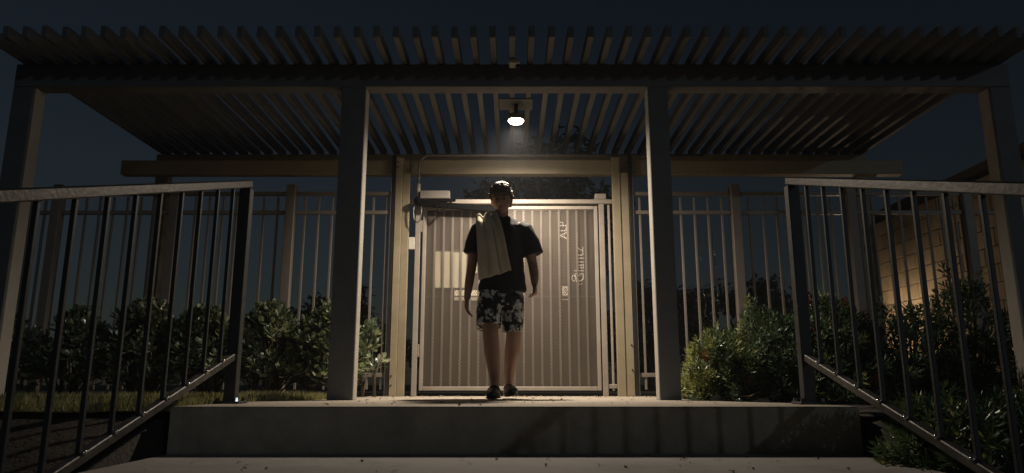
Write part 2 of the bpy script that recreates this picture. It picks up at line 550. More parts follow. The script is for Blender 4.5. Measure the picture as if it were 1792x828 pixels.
# expanded metal, every strand a real strip
bm = bmesh.new()
px_, pz_ = 0.024, 0.032
X0, X1, Z0, Z1 = L0 + 0.037, L1 - 0.037, B0 + 0.037, B1 - 0.037
slope = pz_ / px_
def clipline(c, s):
    # z = s * x + c inside the frame
    pts = []
    for xx in (X0, X1):
        z = s * xx + c
        if Z0 <= z <= Z1:
            pts.append((xx, z))
    for zz in (Z0, Z1):
        xx = (zz - c) / s
        if X0 < xx < X1:
            pts.append((xx, zz))
    if len(pts) >= 2:
        pts.sort()
        return pts[0], pts[-1]
    return None
WST, TH = 0.0021, 0.0016
for s, yo in ((slope, 0.0055), (-slope, 0.0080)):
    span = abs(s) * (X1 - X0) + (Z1 - Z0)
    cmin = min(Z0 - s * X0, Z0 - s * X1)
    for i in range(int(span / pz_) + 2):
        r = clipline(cmin + i * pz_, s)
        if not r:
            continue
        (xa, za), (xb, zb) = r
        d = Vector((xb - xa, 0, zb - za))
        if d.length < 0.01:
            continue
        n_ = Vector((-d.z, 0, d.x)).normalized() * WST
        vs = []
        for (xx, zz) in ((xa, za), (xb, zb)):
            for sg in (-1, 1):
                for dy in (0, TH):
                    vs.append(bm.verts.new((xx + sg * n_.x, yo + dy, zz + sg * n_.z)))
        for f in ((0, 2, 6, 4), (1, 5, 7, 3), (0, 4, 5, 1), (2, 3, 7, 6)):
            bm.faces.new([vs[q] for q in f])
mo = link('mesh_infill', bm_mesh(bm), M_mesh, gate)
mo['kind'] = 'stuff'
box('backing_panel', (X0 + 0.002, 0.046, Z0 + 0.002), (X1 - 0.002, 0.050, Z1 - 0.002), M_panel, gate, 0.001)

def text_mesh(txt, size, m):
    cu = bpy.data.curves.new('t', 'FONT')
    cu.body = txt
    cu.size = size
    cu.extrude = 0.0006
    o = bpy.data.objects.new('t', cu)
    C.objects.link(o)
    dg = bpy.context.evaluated_depsgraph_get()
    me = bpy.data.meshes.new_from_object(o.evaluated_get(dg))
    bpy.data.objects.remove(o)
    me.materials.clear()
    me.materials.append(m)
    return me
# print on the panel's film, reading upwards
TXR = (R(90), R(-90), 0)
link('lettering', text_mesh('Glantz', 0.132, M_film), None, gate, (0.695, 0.0445, 1.075), TXR)
link('lettering', text_mesh('ALP', 0.105, M_film), None, gate, (0.535, 0.0445, 1.50), TXR)
bm = bmesh.new()
for rr, a0, a1, cx_, cz_ in ((0.062, 100, 300, 0.655, 1.10), (0.040, 60, 300, 0.60, 1.115)):
    prev = None
    for i in range(19):
        a = R(a0 + (a1 - a0) * i / 18)
        c, s_ = math.cos(a), math.sin(a)
        v0 = bm.verts.new((cx_ + rr * c * 0.6 , 0.0442, cz_ + rr * s_ * 0.8))
        v1 = bm.verts.new((cx_ + (rr - 0.009) * c * 0.6, 0.0442, cz_ + (rr - 0.009) * s_ * 0.8))
        if prev:
            bm.faces.new((prev[0], v0, v1, prev[1]))
        prev = (v0, v1)
link('logo', bm_mesh(bm), M_film, gate)
box('sticker', (0.482, 0.043, 0.945), (0.548, 0.0455, 1.035), M_film, gate, 0.0)
link('lettering', text_mesh('5', 0.075, M_panel), None, gate, (0.500, 0.0420, 0.962), (R(90), 0, 0))
box('sticker', (0.482, 0.043, 0.90), (0.548, 0.0455, 0.912), M_film, gate, 0.0)

sg = thing('notice_board', 'large cream notice board behind the gate bars', 'sign', (-0.57, G + 0.030, 1.195))
box('board', (-0.172, 0, -0.176), (0.010, 0.004, 0.176), M_cream, sg, 0.001)
box('board', (0.012, 0, -0.176), (0.128, 0.004, 0.170), M_cream2, sg, 0.001)  # brighter part: lamp sheen on the board put into its colour
box('edge_trim', (-0.172, -0.0015, 0.178), (0.165, 0.006, 0.186), M_gate, sg, 0.001)
for ax in (-0.160, -0.004, 0.116):
    for az in (-0.160, 0.156):
        bb = bmesh.new()
        bmesh.ops.create_cone(bb, segments=8, cap_ends=True, radius1=0.006, radius2=0.005, depth=0.004, matrix=Matrix.Rotation(R(90), 4, 'X'))
        link('screw', bm_mesh(bb), M_pipe, sg, (ax, -0.002, az))
sg = thing('notice_card', 'small white notice card with dark markings beside the cream board', 'sign', (-0.40, G + 0.030, 1.25))
box('card', (-0.014, 0, -0.09), (0.075, 0.004, 0.10), M_cream2, sg, 0.001)
link('lettering', text_mesh('0', 0.035, M_print), None, sg, (0.018, -0.0016, 0.0), (R(90), R(-90), 0))
sg = thing('notice_strip', 'long narrow cream sign strip on the gate by the hand of the person', 'sign', (-0.43, G + 0.031, 0.955))
box('strip', (-0.125, 0, -0.045), (0.125, 0.003, 0.04), M_cream2, sg, 0.001)
box('edge_trim', (-0.125, -0.001, -0.058), (0.125, 0.003, -0.048), M_cream, sg, 0.001)

# gate closer
gc = thing('gate_closer', 'grey gate closer box with dark folding arm at the gate top', 'gate closer', (-0.75, G - 0.06, 1.91))
box('box', (-0.145, -0.03, -0.035), (0.145, 0.055, 0.045), M_box, gc, 0.006)
link('arm', bar_mesh((-0.15, -0.01, -0.080), (0.66, 0.02, -0.135), 0.03, 0.055, M_arm), None, gc)
link('arm', bar_mesh((-0.15, 0.0, -0.06), (0.20, 0.0, -0.045), 0.035, 0.025, M_arm), None, gc)
link('bracket', bar_mesh((0.0, -0.03, -0.085), (0.05, -0.03, -0.185), 0.014, 0.018, M_arm), None, gc)
link('bracket', bar_mesh((0.05, -0.028, -0.185), (0.19, -0.028, -0.035), 0.014, 0.018, M_arm), None, gc)
pts = []
for i in range(13):
    a = R(200 - 220 * i / 12)
    pts.append((-0.165 + 0.035 * math.cos(a) , -0.02, -0.22 + 0.10 * math.sin(-a) * (1 if i < 20 else 1)))
link('cable', pipe_mesh([(-0.19, -0.02, -0.06), (-0.205, -0.02, -0.16), (-0.195, -0.02, -0.24), (-0.165, -0.02, -0.275), (-0.135, -0.02, -0.25), (-0.125, -0.02, -0.16), (-0.13, -0.01, -0.10)], 0.006, M_pipe, 8), None, gc)
link('joint', pipe_mesh([(-0.165, -0.05, -0.06), (-0.165, 0.04, -0.06)], 0.032, M_arm), None, gc)

# conduit along the beam and down to the closer
cp = [(1.9, G - 0.016, 2.336), (-0.76, G - 0.016, 2.336)]
for i in range(9):
    a = R(90 + 90 * i / 8)
    cp.append((-0.80 + 0.115 * math.cos(a), G - 0.05 + 0.034 * (1 - i / 8.0), 2.221 + 0.115 * math.sin(a)))
cp.append((-0.915, G - 0.05, 1.98))
co = thing('conduit', 'grey steel conduit running along the beam and bending down beside the gate', 'conduit', (0, 0, 0))
link('pipe', pipe_mesh(cp, 0.0125, M_pipe), None, co)
link('coupling', pipe_mesh([(-0.915, G - 0.05, 2.03), (-0.915, G - 0.05, 1.90)], 0.021, M_gate), None, co)
for x in (-0.4, 0.35, 1.3):
    box('strap', (x - 0.012, G - 0.031, 2.318), (x + 0.012, G + 0.024, 2.3525), M_pipe, co, 0.002)

# ------------------------------------------------------------------ fences
def fence(label, xs, posts, sgn):
    f = thing('fence', label, 'fence', (0, G, 0))
    x0, x1 = xs
    for z0, z1 in ((1.925, 1.962), (1.735, 1.772), (0.175, 0.212)):
        segs = [x0] + [p for p in posts] + [x1]
        for a, b in zip(segs, segs[1:]):
            la = a + (0.046 if a in posts else 0)
            lb = b - (0.046 if b in posts else 0)
            box('rail', (la, -0.018, z0), (lb, 0.018, z1), M_fence, f, 0.003)
    for p in posts:
        box('post', (p - 0.045, -0.045, 0), (p + 0.045, 0.045, 2.03), M_fence, f, 0.005)
    pk = box_mesh(0.021, 0.021, 1.85, M_fence, 0.002)
    x = xs[0] + 0.065 if sgn > 0 else xs[1] - 0.038
    while xs[0] < x < xs[1]:
        if all(abs(x - p) > 0.07 for p in posts):
            link('picket', pk, None, f, (x, 0.0205 - 0.02, 0.985))
        x += sgn * 0.134
    return f
fence('taupe picket fence running behind the broad leaved hedge', (-5.6, -1.185), (-2.165, -3.30, -4.45), -1)
fence('taupe picket fence running behind the narrow leaved shrub', (1.185, 5.35), (2.185, 3.32, 4.45), 1)
for x, lb in ((-1.165, 'slim dark steel post beside the gate post on the hedge side'), (1.165, 'slim dark steel post beside the gate post on the narrow leaved shrub side')):
    e = thing('steel_post', lb, 'post', (x, G, 0))
    box('channel', (-0.017, -0.03, 0), (0.017, 0.02, 2.33), M_dark, e, 0.003)
    s_ = -1 if x < 0 else 1
    box('flange', (min(s_ * 0.018, s_ * 0.024), -0.032, 0), (max(s_ * 0.018, s_ * 0.024), 0.02, 2.15), M_pipe, e, 0.001)

# ------------------------------------------------------------------ stair handrails
def handrail(sx, label):
    X = 1.69 if sx < 0 else 1.725
    x = sx * X
    y0 = 4.40 if sx < 0 else 4.26
    zt, zb, sl = (1.365, 0.285, 0.302) if sx < 0 else (1.345, 0.275, 0.302)
    yend = -0.4
    h = thing('handrail', label, 'handrail', (x, 0, 0))
    def top(y): return zt - sl * (y0 - y)
    def bot(y): return zb - sl * (y0 - y)
    link('top_rail', bar_mesh((0, y0 + 0.03, top(y0 + 0.03)), (0, yend, top(yend)), 0.052, 0.048, M_rail, 0.006), None, h)
    link('bottom_rail', bar_mesh((0, y0 - 0.03, bot(y0 - 0.03)), (0, yend, bot(yend)), 0.045, 0.04, M_rail, 0.004), None, h)
    pw = 0.034
    bm = bmesh.new()
    p = box('post', (-pw, y0 - pw, 0.0), (pw, y0 + pw, top(y0) - 0.03), M_bal, h, 0.004)
    box('base_plate', (-0.075, y0 - 0.075, 0.0), (0.075, y0 + 0.075, 0.014), M_bal, h, 0.003)
    for ax in (-0.056, 0.056):
        for ay in (-0.056, 0.056):
            bb = bmesh.new()
            bmesh.ops.create_cone(bb, segments=6, cap_ends=True, radius1=0.014, radius2=0.010, depth=0.022)
            link('anchor_bolt', bm_mesh(bb), M_bolt if ax * ay < 0 else M_bal, h, (ax, y0 + ay, 0.024))
    # lower posts on the steps
    for y, zz in ((2.25, -RISE * 2), (0.15, -RISE * 3)):
        box('post', (-pw, y - pw, zz), (pw, y + pw, bot(y) - 0.015), M_bal, h, 0.004)
    hb = zt - zb - 0.04
    bmx = bmesh.new()
    ball(bmx, (0, 0, 0), (0.011, 0.011, 0.011), 10, 8)
    bolt = bm_mesh(bmx, smooth=True)
    bolt.materials.append(M_bolt)
    bl = box_mesh(0.019, 0.019, hb, M_bal, 0.002)
    y = y0 - 0.215
    while y > yend + 0.05:
        link('baluster', bl, None, h, (0, y, (top(y) + bot(y)) / 2))
        link('bolt', bolt, None, h, (-sx * 0.022, y + 0.0, bot(y) + 0.024))
        y -= 0.215
    return h
handrail(-1, 'dark steel stair handrail on the lawn side of the steps')
handrail(1, 'dark steel stair handrail on the block wall side of the steps')

# ------------------------------------------------------------------ plants
def obovate(L, W, curl=0.12):
    v = [(0, 0, 0), (-0.30 * W, 0.35 * L, 0.03 * L), (-0.5 * W, 0.70 * L, 0.02 * L), (-0.33 * W, 0.92 * L, -curl * L * 0.5), (0, L, -curl * L),
         (0.33 * W, 0.92 * L, -curl * L * 0.5), (0.5 * W, 0.70 * L, 0.02 * L), (0.30 * W, 0.35 * L, 0.03 * L), (0, 0.40 * L, -0.02 * L), (0, 0.74 * L, -0.035 * L)]
    f = [(0, 8, 1), (1, 8, 9, 2), (2, 9, 3), (3, 9, 4), (0, 7, 8), (7, 6, 9, 8), (6, 5, 9), (5, 4, 9)]
    return [Vector(p) for p in v], f
def narrow(L, W):
    v = [(0, 0, 0), (-0.5 * W, 0.55 * L, 0.02 * L), (0, L, -0.08 * L), (0.5 * W, 0.55 * L, 0.02 * L), (0, 0.5 * L, -0.01 * L)]
    f = [(0, 4, 1), (1, 4, 2), (0, 3, 4), (3, 2, 4)]
    return [Vector(p) for p in v], f
class Bag:
    def __init__(s): s.v, s.f, s.m = [], [], []
    def add(s, vs, fs, M, mi=0):
        o = len(s.v)
        s.v += [tuple(M @ q) for q in vs]
        s.f += [tuple(i + o for i in f) for f in fs]
        s.m += [mi] * len(fs)
    def mesh(s, mats):
        me = bpy.data.meshes.new('leaves')
        me.from_pydata(s.v, [], s.f)
        for m in mats: me.materials.append(m)
        me.polygons.foreach_set('material_index', s.m)
        return me
def rosette(tip, axis, n, open_, spin, rng):
    """leaf matrices around a shoot tip: local y runs along the leaf"""
    axis = axis.normalized()
    x, y = frame_for(axis)
    out = []
    for i in range(n):
        a = spin + i * 2.399
        t = open_ * (0.35 + 0.65 * i / n)
        d = (x * math.cos(a) + y * math.sin(a)) * math.sin(t) + axis * math.cos(t)
        side = axis.cross(d)
        if side.length < 1e-4: side = x.copy()
        side.normalize()
        up = side.cross(d)
        roll = rng.uniform(-0.4, 0.4)
        side, up = side * math.cos(roll) + up * math.sin(roll), up * math.cos(roll) - side * math.sin(roll)
        sc_ = rng.uniform(0.7, 1.15) * (0.6 + 0.4 * min(1, (i + 1) / (n * 0.5)))
        p = tip - axis * (0.006 * i)
        out.append(Matrix(((side.x * sc_, d.x * sc_, up.x * sc_, p.x), (side.y * sc_, d.y * sc_, up.y * sc_, p.y), (side.z * sc_, d.z * sc_, up.z * sc_, p.z), (0, 0, 0, 1))))
    return out
leaf_meshes = []
for L, W in ((0.098, 0.052), (0.108, 0.048), (0.082, 0.048)):
    for m in (M_leaf, M_leaf2):
        v, f = obovate(L, W)
        me = bpy.data.meshes.new('leaf')
        me.from_pydata([tuple(q) for q in v], [], f)
        me.materials.append(m)
        leaf_meshes.append(me)

def broad_shrub(loc, label, rx, ry, h, ntips, nparts, seed, stems=4, group='broad leaved shrubs of the hedge', zlow=0.16):
    rng = random.Random(seed)
    t = thing('shrub', label, 'shrub', loc, 0, group)
    tips = []
    for i in range(ntips):
        a = rng.uniform(0, 2 * math.pi)
        zz = rng.random() ** 0.8
        prof = math.sin(math.pi * min(1, 0.18 + 0.82 * zz) ** 0.85) ** 0.45 * (1 - 0.25 * zz)
        rad = math.sqrt(rng.uniform(0.25, 1.0)) * prof * rng.uniform(0.85, 1.12)
        p = Vector((rx * rad * math.cos(a), ry * rad * math.sin(a), zlow + (h - zlow) * zz * rng.uniform(0.9, 1.06)))
        ax = Vector((p.x * 1.1, p.y * 1.1 - 0.1, 0.28 + 0.25 * zz)) + Vector((rng.uniform(-.25, .25), rng.uniform(-.25, .25), rng.uniform(-.1, .2)))
        tips.append((p, ax.normalized()))
    bag = Bag()
    tips.sort(key=lambda q: q[0].y - 0.3 * q[0].z)
    left = nparts
    sb = bmesh.new()
    base = [Vector((rng.uniform(-.12, .12), rng.uniform(-.08, .08), 0)) for _ in range(stems)]
    for k_, (p, ax) in enumerate(tips):
        b0 = min(base, key=lambda q: (q - p).length)
        mid = b0.lerp(p, 0.5) + Vector((rng.uniform(-.05, .05), rng.uniform(-.05, .05), 0.04))
        if k_ % 3 == 0:
            tube(sb, [(b0, 0.009), (mid, 0.006), (p - ax * 0.05, 0.004), (p, 0.002)], 5)
        else:
            tube(sb, [(p.lerp(mid, 0.5), 0.004), (p, 0.002)], 4)
        for Mx in rosette(p, ax, rng.randint(7, 11), R(82), rng.uniform(0, 6.28), rng):
            mi = rng.randrange(6)
            pale = rng.random() < 0.34
            mi = (mi // 2) * 2 + (1 if pale else 0)
            if left > 0 and rng.random() < 0.8:
                o = link('leaf', leaf_meshes[mi], None, t)
                o.matrix_local = Mx
                left -= 1
            else:
                me = leaf_meshes[mi]
                bag.add([q.co for q in me.vertices], [tuple(pp.vertices) for pp in me.polygons], Mx, mi % 2)
    for b0 in base:
        tube(sb, [(b0 - Vector((0, 0, 0.05)), 0.016), (b0 + Vector((rng.uniform(-.03, .03), 0, h * 0.3)), 0.012), (b0 * 1.5 + Vector((rng.uniform(-.06, .06), 0, h * 0.62)), 0.007)], 7)
    bmesh.ops.recalc_face_normals(sb, faces=sb.faces)
    link('stems', bm_mesh(sb, smooth=True), M_bark, t)
    fo = link('foliage', bag.mesh([M_leaf, M_leaf2]), None, t)
    fo['kind'] = 'stuff'
    return t
hedge = [(-1.62, 6.36, 0.38, 0.24, 0.80, 'broad leaved shrub hard by the front pergola post on the lawn'),
         (-2.16, 6.40, 0.41, 0.26, 0.83, 'broad leaved shrub standing before the first wide fence post'),
         (-2.72, 6.38, 0.41, 0.26, 0.80, 'broad leaved shrub between the first and second wide fence posts'),
         (-3.26, 6.38, 0.41, 0.26, 0.88, 'broad leaved shrub standing before the second wide fence post'),
         (-3.84, 6.36, 0.38, 0.26, 0.80, 'broad leaved shrub between the second and third wide fence posts'),
         (-4.45, 6.36, 0.38, 0.26, 0.80, 'broad leaved shrub standing before the third wide fence post'),
         (-5.05, 6.36, 0.38, 0.26, 0.80, 'broad leaved shrub at the far end of the hedge')]
for i, (x, y, rx, ry, h, lb) in enumerate(hedge):
    broad_shrub((x, y, -0.02), lb, rx, ry, h * 0.97, 165 if i < 4 else 100, 110 if i < 3 else 40, 100 + i)
broad_shrub((-1.29, 6.48, -0.02), 'small leafy shrub squeezed between front post and gate post', 0.17, 0.16, 0.66, 22, 140, 55, 2, zlow=0.22)

def pod_shrub(loc, label, rx, ry, h, ntips, seed, yellow=0.1, red=0, L=0.075, group='narrow leaved shrubs beside the walkway'):
    rng = random.Random(seed)
    t = thing('shrub', label, 'shrub', loc, 0, group)
    bag = Bag()
    v, f = narrow(L, L * 0.27)
    sb = bmesh.new()
    sd = Vector((seed * 3.1, 0, 0))
    for i in range(ntips):
        a = rng.uniform(0, 2 * math.pi)
        e = math.asin(rng.uniform(-0.05, 1))
        d = Vector((math.cos(a) * math.cos(e), math.sin(a) * math.cos(e), math.sin(e)))
        k_ = 1 + 0.24 * noise.noise(d * 2.4 + sd) + 0.12 * noise.noise(d * 6 + sd)
        rad = k_ * (rng.uniform(0.86, 1.04) if rng.random() < 0.8 else rng.uniform(0.45, 0.8))
        p = Vector((d.x * rx * rad, d.y * ry * rad, max(0.04, 0.05 + d.z * h * rad)))
        ax = (d + Vector((rng.uniform(-.4, .4), rng.uniform(-.4, .4), 0.45 + rng.uniform(-.2, .4)))).normalized()
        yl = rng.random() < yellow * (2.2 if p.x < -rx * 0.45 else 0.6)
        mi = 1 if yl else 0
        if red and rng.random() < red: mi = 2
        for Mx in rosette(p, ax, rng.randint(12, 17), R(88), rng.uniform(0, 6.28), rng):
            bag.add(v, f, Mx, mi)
        if i % 4 == 0:
            tube(sb, [(Vector((p.x * 0.15, p.y * 0.15, 0)), 0.009), (p * 0.6 + Vector((0, 0, 0.03)), 0.006), (p, 0.002)], 5)
    bmesh.ops.recalc_face_normals(sb, faces=sb.faces)
    link('stems', bm_mesh(sb, smooth=True), M_bark, t)
    fo = link('foliage', bag.mesh([M_pod, M_pod2, M_red]), None, t)
    fo['kind'] = 'stuff'
    return t
pod_shrub((1.66, 5.72, -0.03), 'yellow green narrow leaved shrub against the dark front pergola post', 0.34, 0.30, 0.50, 330, 1, 0.40, 0.010)
pod_shrub((2.10, 5.85, -0.03), 'rounded narrow leaved shrub with lit tips beside the walkway', 0.45, 0.40, 0.68, 520, 2, 0.16, 0.010)
pod_shrub((2.55, 5.75, -0.03), 'dense narrow leaved shrub behind the end post of the handrail', 0.45, 0.42, 0.74, 480, 3, 0.08, 0.02)
pod_shrub((3.15, 5.75, -0.03), 'dark narrow leaved shrub rising beyond the end post of the handrail', 0.50, 0.45, 0.74, 380, 4, 0.05)
pod_shrub((3.75, 5.95, -0.03), 'tall dark narrow leaved shrub in front of the lit block wall', 0.42, 0.42, 0.98, 320, 5, 0.05)
pod_shrub((4.45, 5.9, -0.03), 'dark narrow leaved shrub at the outer end of the bed', 0.50, 0.45, 0.90, 280, 6, 0.05)
pod_shrub((2.12, 3.25, -0.36), 'low dark spreading shrub on the bank beside the steps', 0.46, 0.50, 0.40, 420, 7, 0.05)
pod_shrub((2.95, 3.5, -0.32), 'low dark bushy shrub further up the bank beside the steps', 0.55, 0.5, 0.55, 220, 8, 0.05)

# grass
rng = random.Random(5)
gv, gf_ = [], []
def left_bound(y):
    best = -1.4
    for (xa, ya), (xb, yb) in zip(LEFT_EDGE, LEFT_EDGE[1:]):
        if ya <= y <= yb:
            best = xa + (xb - xa) * (y - ya) / max(1e-6, yb - ya)
    return best
for i in range(30000):
    y = rng.uniform(EDGE + 0.05, 6.0)
    x = left_bound(y) + 0.01 - 4.6 * rng.random() ** 1.35
    if x > left_bound(y) - 0.005 + 0.02 * rng.random(): continue
    z = lawn_z(x, y) - 0.03
    h = rng.uniform(0.035, 0.085) * (1 + 0.4 * noise.noise(Vector((x * 4, y * 4, 2))))
    a = rng.uniform(0, 6.28)
    bx_, by_ = math.cos(a) * 0.0032, math.sin(a) * 0.0032
    lx, ly = rng.uniform(-.028, .028), rng.uniform(-.028, .028)
    o = len(gv)
    gv += [(x - bx_, y - by_, z), (x + bx_, y + by_, z), (x + lx * .5 + bx_ * .7, y + ly * .5 + by_ * .7, z + h * .6), (x + lx, y + ly, z + h), (x + lx * .5 - bx_ * .7, y + ly * .5 - by_ * .7, z + h * .6)]
    gf_.append((o, o + 1, o + 2, o + 3, o + 4))
me = bpy.data.meshes.new('grass')
me.from_pydata(gv, [], gf_)
g = link('grass', me, M_grass)
g['kind'] = 'stuff'
g['label'] = 'short mown grass beside the concrete landing'
g['category'] = 'grass'

# fallen leaves and bits on the concrete
bag = Bag()
v, f = obovate(0.035, 0.016, 0.3)
for i in range(210):
    r_ = rng.random()
    if r_ < 0.45:
        x, y = rng.uniform(-1.3, 1.3), rng.uniform(6.2, 6.75)
    elif r_ < 0.8:
        x, y = rng.uniform(-1.2, 1.45), rng.uniform(3.95, 6.3)
    else:
        x, y = rng.uniform(-1.6, 1.6), rng.uniform(3.0, 3.75)
    z = 0.004 if y > EDGE else -RISE + 0.004
    s_ = rng.uniform(0.4, 1.1)
    bag.add(v, f, Matrix.Translation((x, y, z + 0.004)) @ Matrix.Rotation(rng.uniform(0, 6.28), 4, 'Z') @ Matrix.Rotation(rng.uniform(-.4, .4), 4, 'Y') @ Matrix.Scale(s_, 4))
o = link('fallen_leaves', bag.mesh([M_lit]), None)
o['kind'] = 'stuff'
o['label'] = 'small dry leaves scattered over the concrete landing'
o['category'] = 'leaves'
# rocks and dead sticks at the edge of the bed
def rock(loc, s, lb, seed):
    bm = bmesh.new()
    bmesh.ops.create_icosphere(bm, subdivisions=2, radius=1)
    for vv in bm.verts:
        k_ = 1 + 0.35 * noise.noise(vv.co * 1.4 + Vector((seed, 0, 0)))
        vv.co = Vector((vv.co.x * s[0] * k_, vv.co.y * s[1] * k_, vv.co.z * s[2] * k_))
    tag(link('stone', bm_mesh(bm), M_conc, None, loc), lb, 'stone', 'stones at the edge of the bed')
rock((1.46, 5.22, 0.0), (0.055, 0.035, 0.035), 'pale stone at the bed edge nearest the front pergola post', 1)
rock((1.66, 4.86, -0.005), (0.06, 0.04, 0.026), 'flat brown stone at the bed edge between its two neighbours', 5)
rock((1.86, 4.60, -0.015), (0.07, 0.04, 0.032), 'larger stone at the bed edge toward the handrail', 9)
for i, (x, y, a, L) in enumerate(((1.45, 5.10, 0.2, 0.30), (1.60, 4.98, -0.1, 0.22), (1.95, 4.50, 0.7, 0.2))):
    d = Vector((math.cos(a), math.sin(a), 0.12)) * L
    pts = [Vector((x, y, 0.012)) + d * t + Vector((0, 0, 0.012 * math.sin(t * 7 + i))) for t in (0, .25, .5, .75, 1)]
    tag(link('stick', pipe_mesh(pts, 0.006, M_lit, 6)), ['dead stick lying on soil beside the front pergola post', 'short dead stick lying between the stones of the bed', 'dead stick leaning up from the bed toward the handrail'][i], 'stick', 'dead sticks on the bed')

# shiny ribbons hanging behind the fence
def ribbon(x, y, z0, z1, wd, lb, seed):
    rg = random.Random(seed)
    n = 40
    vs, fs = [], []
    for i in range(n + 1):
        t = i / n
        a = 9 * t + 1.2 * math.sin(11 * t + seed)
        z = z1 + (z0 - z1) * t
        ox = 0.025 * t + 0.008 * math.sin(17 * t)
        vs += [(x + ox - wd * math.cos(a), y - wd * math.sin(a), z), (x + ox + wd * math.cos(a), y + wd * math.sin(a), z)]
    fs = [(2 * i, 2 * i + 1, 2 * i + 3, 2 * i + 2) for i in range(n)]
    me = bpy.data.meshes.new('ribbon')
    me.from_pydata(vs, [], fs)
    o = link('ribbon', me, M_foil)
    sm = o.modifiers.new('t', 'SOLIDIFY')
    sm.thickness = 0.0015
    tag(o, lb, 'ribbon', 'shiny ribbons behind the fence')
ribbon(2.10, 7.35, 0.95, 1.75, 0.010, 'twisted silver ribbon hanging behind pickets beside the wide fence post', 1)
ribbon(1.98, 7.40, 0.80, 1.62, 0.006, 'thin dull silver ribbon hanging beside the bright twisted one', 4)
ribbon(1.44, 7.25, 0.55, 1.75, 0.008, 'long silver ribbon hanging behind the front post and gate post gap', 7)

# ------------------------------------------------------------------ trees behind
def tree(loc, label, trunk_h, crown, nleaf, seed, group='dark trees behind the fence', lsize=0.10):
    rng = random.Random(seed)
    t = thing('tree', label, 'tree', loc, 0, group)
    rx, ry, rz = crown
    cz = trunk_h + rz * 0.75
    bm = bmesh.new()
    tube(bm, [((0, 0, -0.1), 0.16), ((0.03, 0, trunk_h * 0.5), 0.12), ((-0.03, 0.03, trunk_h), 0.10), ((0.05, 0, cz), 0.05)], 9)
    cl = []
    for i in range(26):
        a = rng.uniform(0, 6.28)
        e = rng.uniform(-0.9, 1.4)
        q = rng.uniform(0.45, 1.0)
        c = Vector((rx * q * math.cos(a) * math.cos(e), ry * q * math.sin(a) * math.cos(e), cz + rz * q * math.sin(e)))
        cl.append((c, rng.uniform(0.22, 0.42) * min(rx, rz)))
        if i % 2 == 0:
            s0 = Vector((0, 0, trunk_h * rng.uniform(0.75, 1.0)))
            tube(bm, [(s0, 0.05), (s0.lerp(c, 0.5) + Vector((0, 0, 0.1)), 0.03), (c, 0.012)], 6)
    bmesh.ops.recalc_face_normals(bm, faces=bm.faces)
    link('trunk', bm_mesh(bm, smooth=True), M_bark, t)
    bag = Bag()
    v, f = [Vector((0, 0, 0)), Vector((-0.3, 0.5, 0)), Vector((0, 1, -0.1)), Vector((0.3, 0.5, 0))], [(0, 1, 2, 3)]
    for i in range(nleaf):
        c, r_ = cl[rng.randrange(len(cl))]
        d = Vector((rng.gauss(0, 1), rng.gauss(0, 1), rng.gauss(0, 1))).normalized() * r_ * rng.random() ** 0.4
        Mx = Matrix.Translation(c + d) @ Matrix.Rotation(rng.uniform(0, 6.28), 4, 'Z') @ Matrix.Rotation(rng.uniform(-1.4, 1.0), 4, 'X') @ Matrix.Scale(lsize * rng.uniform(0.7, 1.4), 4)
        bag.add(v, f, Mx)
    fo = link('crown', bag.mesh([M_tree]), None, t)
    fo['kind'] = 'stuff'
tree((-4.6, 19.0, -0.05), 'low dark tree far beyond the hedge fence', 0.5, (2.4, 1.8, 1.2), 4200, 11, lsize=0.17)
tree((0.4, 13.5, -0.05), 'dark tree straight behind the gate', 1.6, (2.3, 1.8, 1.7), 5200, 13, lsize=0.17)
tree((2.9, 15.0, -0.05), 'low dark tree beyond the fence by the silver ribbons', 0.5, (1.5, 1.4, 1.0), 4200, 14, lsize=0.15)
tree((5.2, 16.0, -0.05), 'low dark tree beyond the fence near the block wall', 0.5, (1.8, 1.5, 1.1), 4200, 15, lsize=0.15)

# ------------------------------------------------------------------ block wall with its low lamp
bw = thing('block_wall', 'warm lit concrete block wall running back behind the shrubs', 'wall', (5.4, 0, 0))
YA, YB, TOP = 7.1, 10.4, 2.62
box('core', (0.02, YA, -0.1), (0.20, YB, TOP), M_mortar, bw, 0.0)
bmsh = box_mesh(0.05, 0.392, 0.193, M_block, 0.006)
bhalf = box_mesh(0.05, 0.192, 0.193, M_block, 0.006)
nc = int(TOP / 0.203)
for j in range(nc):
    z = 0.10 + j * 0.203
    y = YB - (0.0 if j % 2 else 0.2)
    if j % 2 == 0:
        link('block', bhalf, None, bw, (0.005 + random.uniform(-.003, .003), YB - 0.098, z))
    while y - 0.4 > YA - 0.01:
        link('block', bmsh, None, bw, (0.005 + random.uniform(-.003, .003), y - 0.2, z))
        y -= 0.4
pl = thing('path_lamp', 'short bollard lamp at the foot of the block wall', 'lamp', (4.7, 9.6, -0.02))
bm = bmesh.new()
tube(bm, [((0, 0, 0), 0.05), ((0, 0, 0.92), 0.05)], 16)
link('column', bm_mesh(bm, smooth=True), M_dark, pl)
bm = bmesh.new()
tube(bm, [((0, 0, 1.04), 0.055), ((0, 0, 1.05), 0.09), ((0, 0, 1.08), 0.02)], 16)
link('cap', bm_mesh(bm, smooth=True), M_dark, pl)
M_lens2 = M_lens.copy()
M_lens2.node_tree.nodes['Principled BSDF'].inputs['Emission Color'].default_value = (1.0, 0.75, 0.50, 1)
M_lens2.node_tree.nodes['Principled BSDF'].inputs['Emission Strength'].default_value = 190.0
bm = bmesh.new()
tube(bm, [((0, 0, 0.921), 0.042), ((0, 0, 1.039), 0.042)], 16)
link('lens', bm_mesh(bm, smooth=True), M_lens2, pl)

